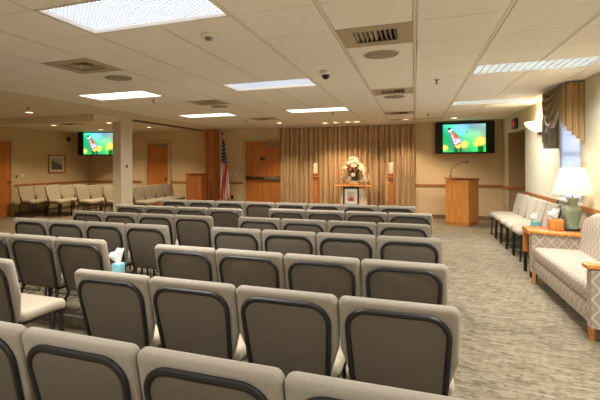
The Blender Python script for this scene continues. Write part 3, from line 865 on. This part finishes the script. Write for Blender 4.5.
for q in range(5):
    place(WX-.33, 10.12-.27-q*.535, PI/2, 'pale upholstered chair against the right wall, %s from the passage' % ['first', 'second', 'third', 'fourth', 'fifth'][q], 'chairs along the right wall')
for rr, (x, y0, n) in enumerate(((-10.42, 9.1, 3), (-9.72, 9.38, 3), (-8.86, 9.6, 3), (-8.05, 9.75, 3), (-7.18, 9.85, 4))):
    for q in range(n):
        place(x+.26, y0+.26+q*W, -PI/2, 'side room chair, %s in %s' % (['nearest', 'second nearest', 'third nearest', 'farthest'][q], ['the row along the left wall', 'the second row from the left wall', 'the third row from the left wall', 'the row just left of the pillar', 'the row just right of the pillar'][rr]), 'side room chairs')

# ------------------------------------------------------------------ loveseat, end table, lamp
t = thing('loveseat', 'low loveseat in taupe diamond lattice fabric with oak arm caps', 'sofa', (1.68, 5.29, 0))
# local: front is -X, spans Y
HL = 1.015
MB().box(-.33, .33, -HL+.12, HL-.12, .13, .3, bev=.02).build('base', M_latV, t)
def cush(u, v, w): return Vector((u, v, .3+w+.012*math.cos(v/.94*PI/2)*(1 if w > .05 else 0)))
co = []
for cx, cy, a0 in ((.3-.05, -.885+.05, -PI/2), (.3-.05, 0.885-.05, 0), (-.34+.05, 0.885-.05, PI/2), (-.34+.05, -.885+.05, PI)): co += arc(cx, cy, .05, a0, a0+PI/2, 4)
MB().pad(co, .15, .045, cush).build('seat_cushion', M_latF, t)
# curved back
def bk(u, v):
    y = -HL+.06+u*(2*HL-.12); e = abs(2*u-1)
    top = .93-.14*e**3
    # loop over profile
    pr = [(.1, .3), (.13, .45), (.16, .62), (.18, .8), (.2, .9), (.235, .93), (.28, .92), (.32, .86), (.335, .6), (.335, .2)]
    s = v*(len(pr)-1); i = min(int(s), len(pr)-2); f = s-i
    x = pr[i][0]*(1-f)+pr[i+1][0]*f; z = pr[i][1]*(1-f)+pr[i+1][1]*f
    z = .2+(z-.2)*(top-.2)/.73
    return (x-.03*math.sin(u*PI), y, z)
MB().grid(bk, 40, 36).build('backrest', M_latV, t, angle=2, solid=.02)
for s in (-1, 1):
    y0, y1 = (s*HL-.11, s*HL) if s > 0 else (s*HL, s*HL+.11)
    b = MB()
    prof = [(-.345, .13), (.335, .13), (.335, .66), (.2, .585), (.0, .59), (-.2, .6), (-.345, .61)]
    A = [b.bm.verts.new((x, y0+.004, z)) for x, z in prof]; B = [b.bm.verts.new((x, y1-.004, z)) for x, z in prof]
    b.bm.faces.new(A); b.bm.faces.new(B[::-1])
    for i in range(len(prof)): b.bm.faces.new((A[i], A[(i+1) % 7], B[(i+1) % 7], B[i]))
    b.build('armrest', M_latV, t, smooth=False)
    b = MB(); pr = [(-.375, .612), (-.36, .62), (-.2, .606), (0, .596), (.2, .59)]
    for (xa, za), (xb, zb) in zip(pr, pr[1:]):
        vs = []
        for x, z in ((xa, za), (xb, zb)):
            for yy, zz in ((y0-.01, 0), (y1+.01, 0), (y1+.01, .028), (y0-.01, .028)): vs.append(b.bm.verts.new((x, yy, z+zz)))
        for k in range(4): b.bm.faces.new((vs[k], vs[(k+1) % 4], vs[4+(k+1) % 4], vs[4+k]))
        if xa == pr[0][0]: b.bm.faces.new(vs[:4][::-1])
        if xb == pr[-1][0]: b.bm.faces.new(vs[4:])
    bmesh.ops.remove_doubles(b.bm, verts=b.bm.verts, dist=.0005)
    b.build('arm_cap', M_oak, t, smooth=False)
    for x in (-.31, .29):
        MB().tube([(x, s*(HL-.1), 0), (x, s*(HL-.1), .135)], [.022, .034], 4).build('leg', M_oak, t, smooth=False)

t = thing('end_table', 'narrow oak edged end table between the loveseat and the wall chairs', 'table', (1.7, 6.69, 0))
MB().box(-.31, .33, -.19, .19, .575, .6, bev=.006).build('table_top', M_cherry, t)
b = MB().box(-.33, -.305, -.195, .195, .55, .61).box(-.305, .34, -.195, -.17, .55, .61).box(-.305, .34, .17, .195, .55, .61)
b.build('edge_band', M_oak, t, smooth=False)
for sx in (-1, 1):
    for sy in (-1, 1):
        lg = MB().box(sx*.3-.022, sx*.3+.022, sy*.165-.022, sy*.165+.022, .27, .549).build('leg', M_oak, t, smooth=False)
        MB().box(sx*.3-.018, sx*.3+.018, sy*.165-.018, sy*.165+.018, 0, .27).build('foot', M_black, lg, smooth=False)

t = thing('table_lamp', 'lit table lamp with celadon vase base and pleated ivory shade', 'lamp', (1.875, 6.625, .6))
MB().box(-.085, .085, -.085, .085, .001, .035, bev=.006).build('foot', M_black, t)
MB().lathe([(.05, .035), (.052, .06), (.06, .12), (.075, .19), (.088, .25), (.09, .28), (.08, .3), (.045, .315), (.042, .33), (.045, .37), (.062, .41), (.064, .425), (.001, .43)], n=40, sq=4).build('vase', M_celadon, t)
MB().tube([(0, 0, .42), (0, 0, .62)], .008).build('stem', M_brass, t)
def shd(u, v):
    a = u*2*PI; r = .222-.1*v; r += .003*math.sin(a*60)
    return (r*math.cos(a), r*math.sin(a), .47+.33*v)
MB().grid(shd, 360, 6).build('lamp_shade', M_lampshade, t, angle=3)
MB().ball((0, 0, .62), .03, 2).build('light_bulb', emit('warm bulb', (255, 220, 170), 8), t)
L = bpy.data.lights.new('lamp_bulb', 'POINT'); L.energy = 3; L.color = (1, .86, .66); L.shadow_soft_size = .04
o = bpy.data.objects.new('bulb_glow', L); COL.objects.link(o); o.parent = t; o.location = (0, 0, .7)

def tissues(parent, z0):
    b = MB()
    def f(u, v):
        a = u*2*PI; r = (.014+.038*v)*(1+.35*math.sin(2*a+1)+.12*math.sin(7*a))
        return (r*math.cos(a)-.02*v, .6*r*math.sin(a), z0+.095*v*(1+.4*math.sin(a+.6)+.08*math.sin(5*a)))
    b.grid(f, 24, 6).build('tissue', M_tissue, parent, angle=3)
t = thing('tissue_box', 'square oak tissue box cover with a white tissue beside the lamp', 'tissue box', (1.71, 6.7, .6))
MB().box(-.075, .075, -.075, .075, .001, .14, bev=.008).build('box', M_oak, t)
MB().lathe([(.001, .141), (.04, .141), (.04, .143), (.001, .143)], n=20).build('opening', M_dark, t)
tissues(t, .142)
for loc, rz, lab in (((-2.5, 3.25, .482), .2, 'pale blue tissue carton with white tissue on a chair seat at left'), ((1.68, 7.6, .482), .5, 'blue and white tissue carton on the wall chair by the end table')):
    t = thing('tissue_box', lab, 'tissue box', loc, rz)
    MB().box(-.045, .045, -.045, .045, 0, .11, bev=.004).build('box', M_bluebox, t)
    MB().lathe([(.001, .11), (.03, .11), (.03, .112), (.001, .112)], n=20).build('opening', M_white, t)
    tissues(t, .111)

# ------------------------------------------------------------------ camera, world, render look
F, PX, PY, PSI, ROLL = 435.7, 249.4, 162.9, .3622, -.0053
cam = bpy.data.cameras.new('camera'); co = bpy.data.objects.new('camera', cam); COL.objects.link(co)
cam.sensor_width = 36; cam.lens = F/600*36; cam.shift_x = (300-PX)/600; cam.shift_y = (PY-200)/600
co.matrix_world = Matrix.Translation((0, 0, 1.488)) @ Matrix.Rotation(PSI, 4, 'Z') @ Matrix.Rotation(PI/2, 4, 'X') @ Matrix.Rotation(ROLL, 4, 'Z')
cam.clip_start = .05
SC.camera = co
w = bpy.data.worlds.new('World'); SC.world = w; w.use_nodes = True
bg = w.node_tree.nodes['Background']; bg.inputs[0].default_value = (.62, .74, 1, 1); bg.inputs[1].default_value = 5.5
SC.view_settings.view_transform = 'Standard'; SC.view_settings.look = 'None'; SC.view_settings.gamma = 1
SC.view_settings.exposure = .52
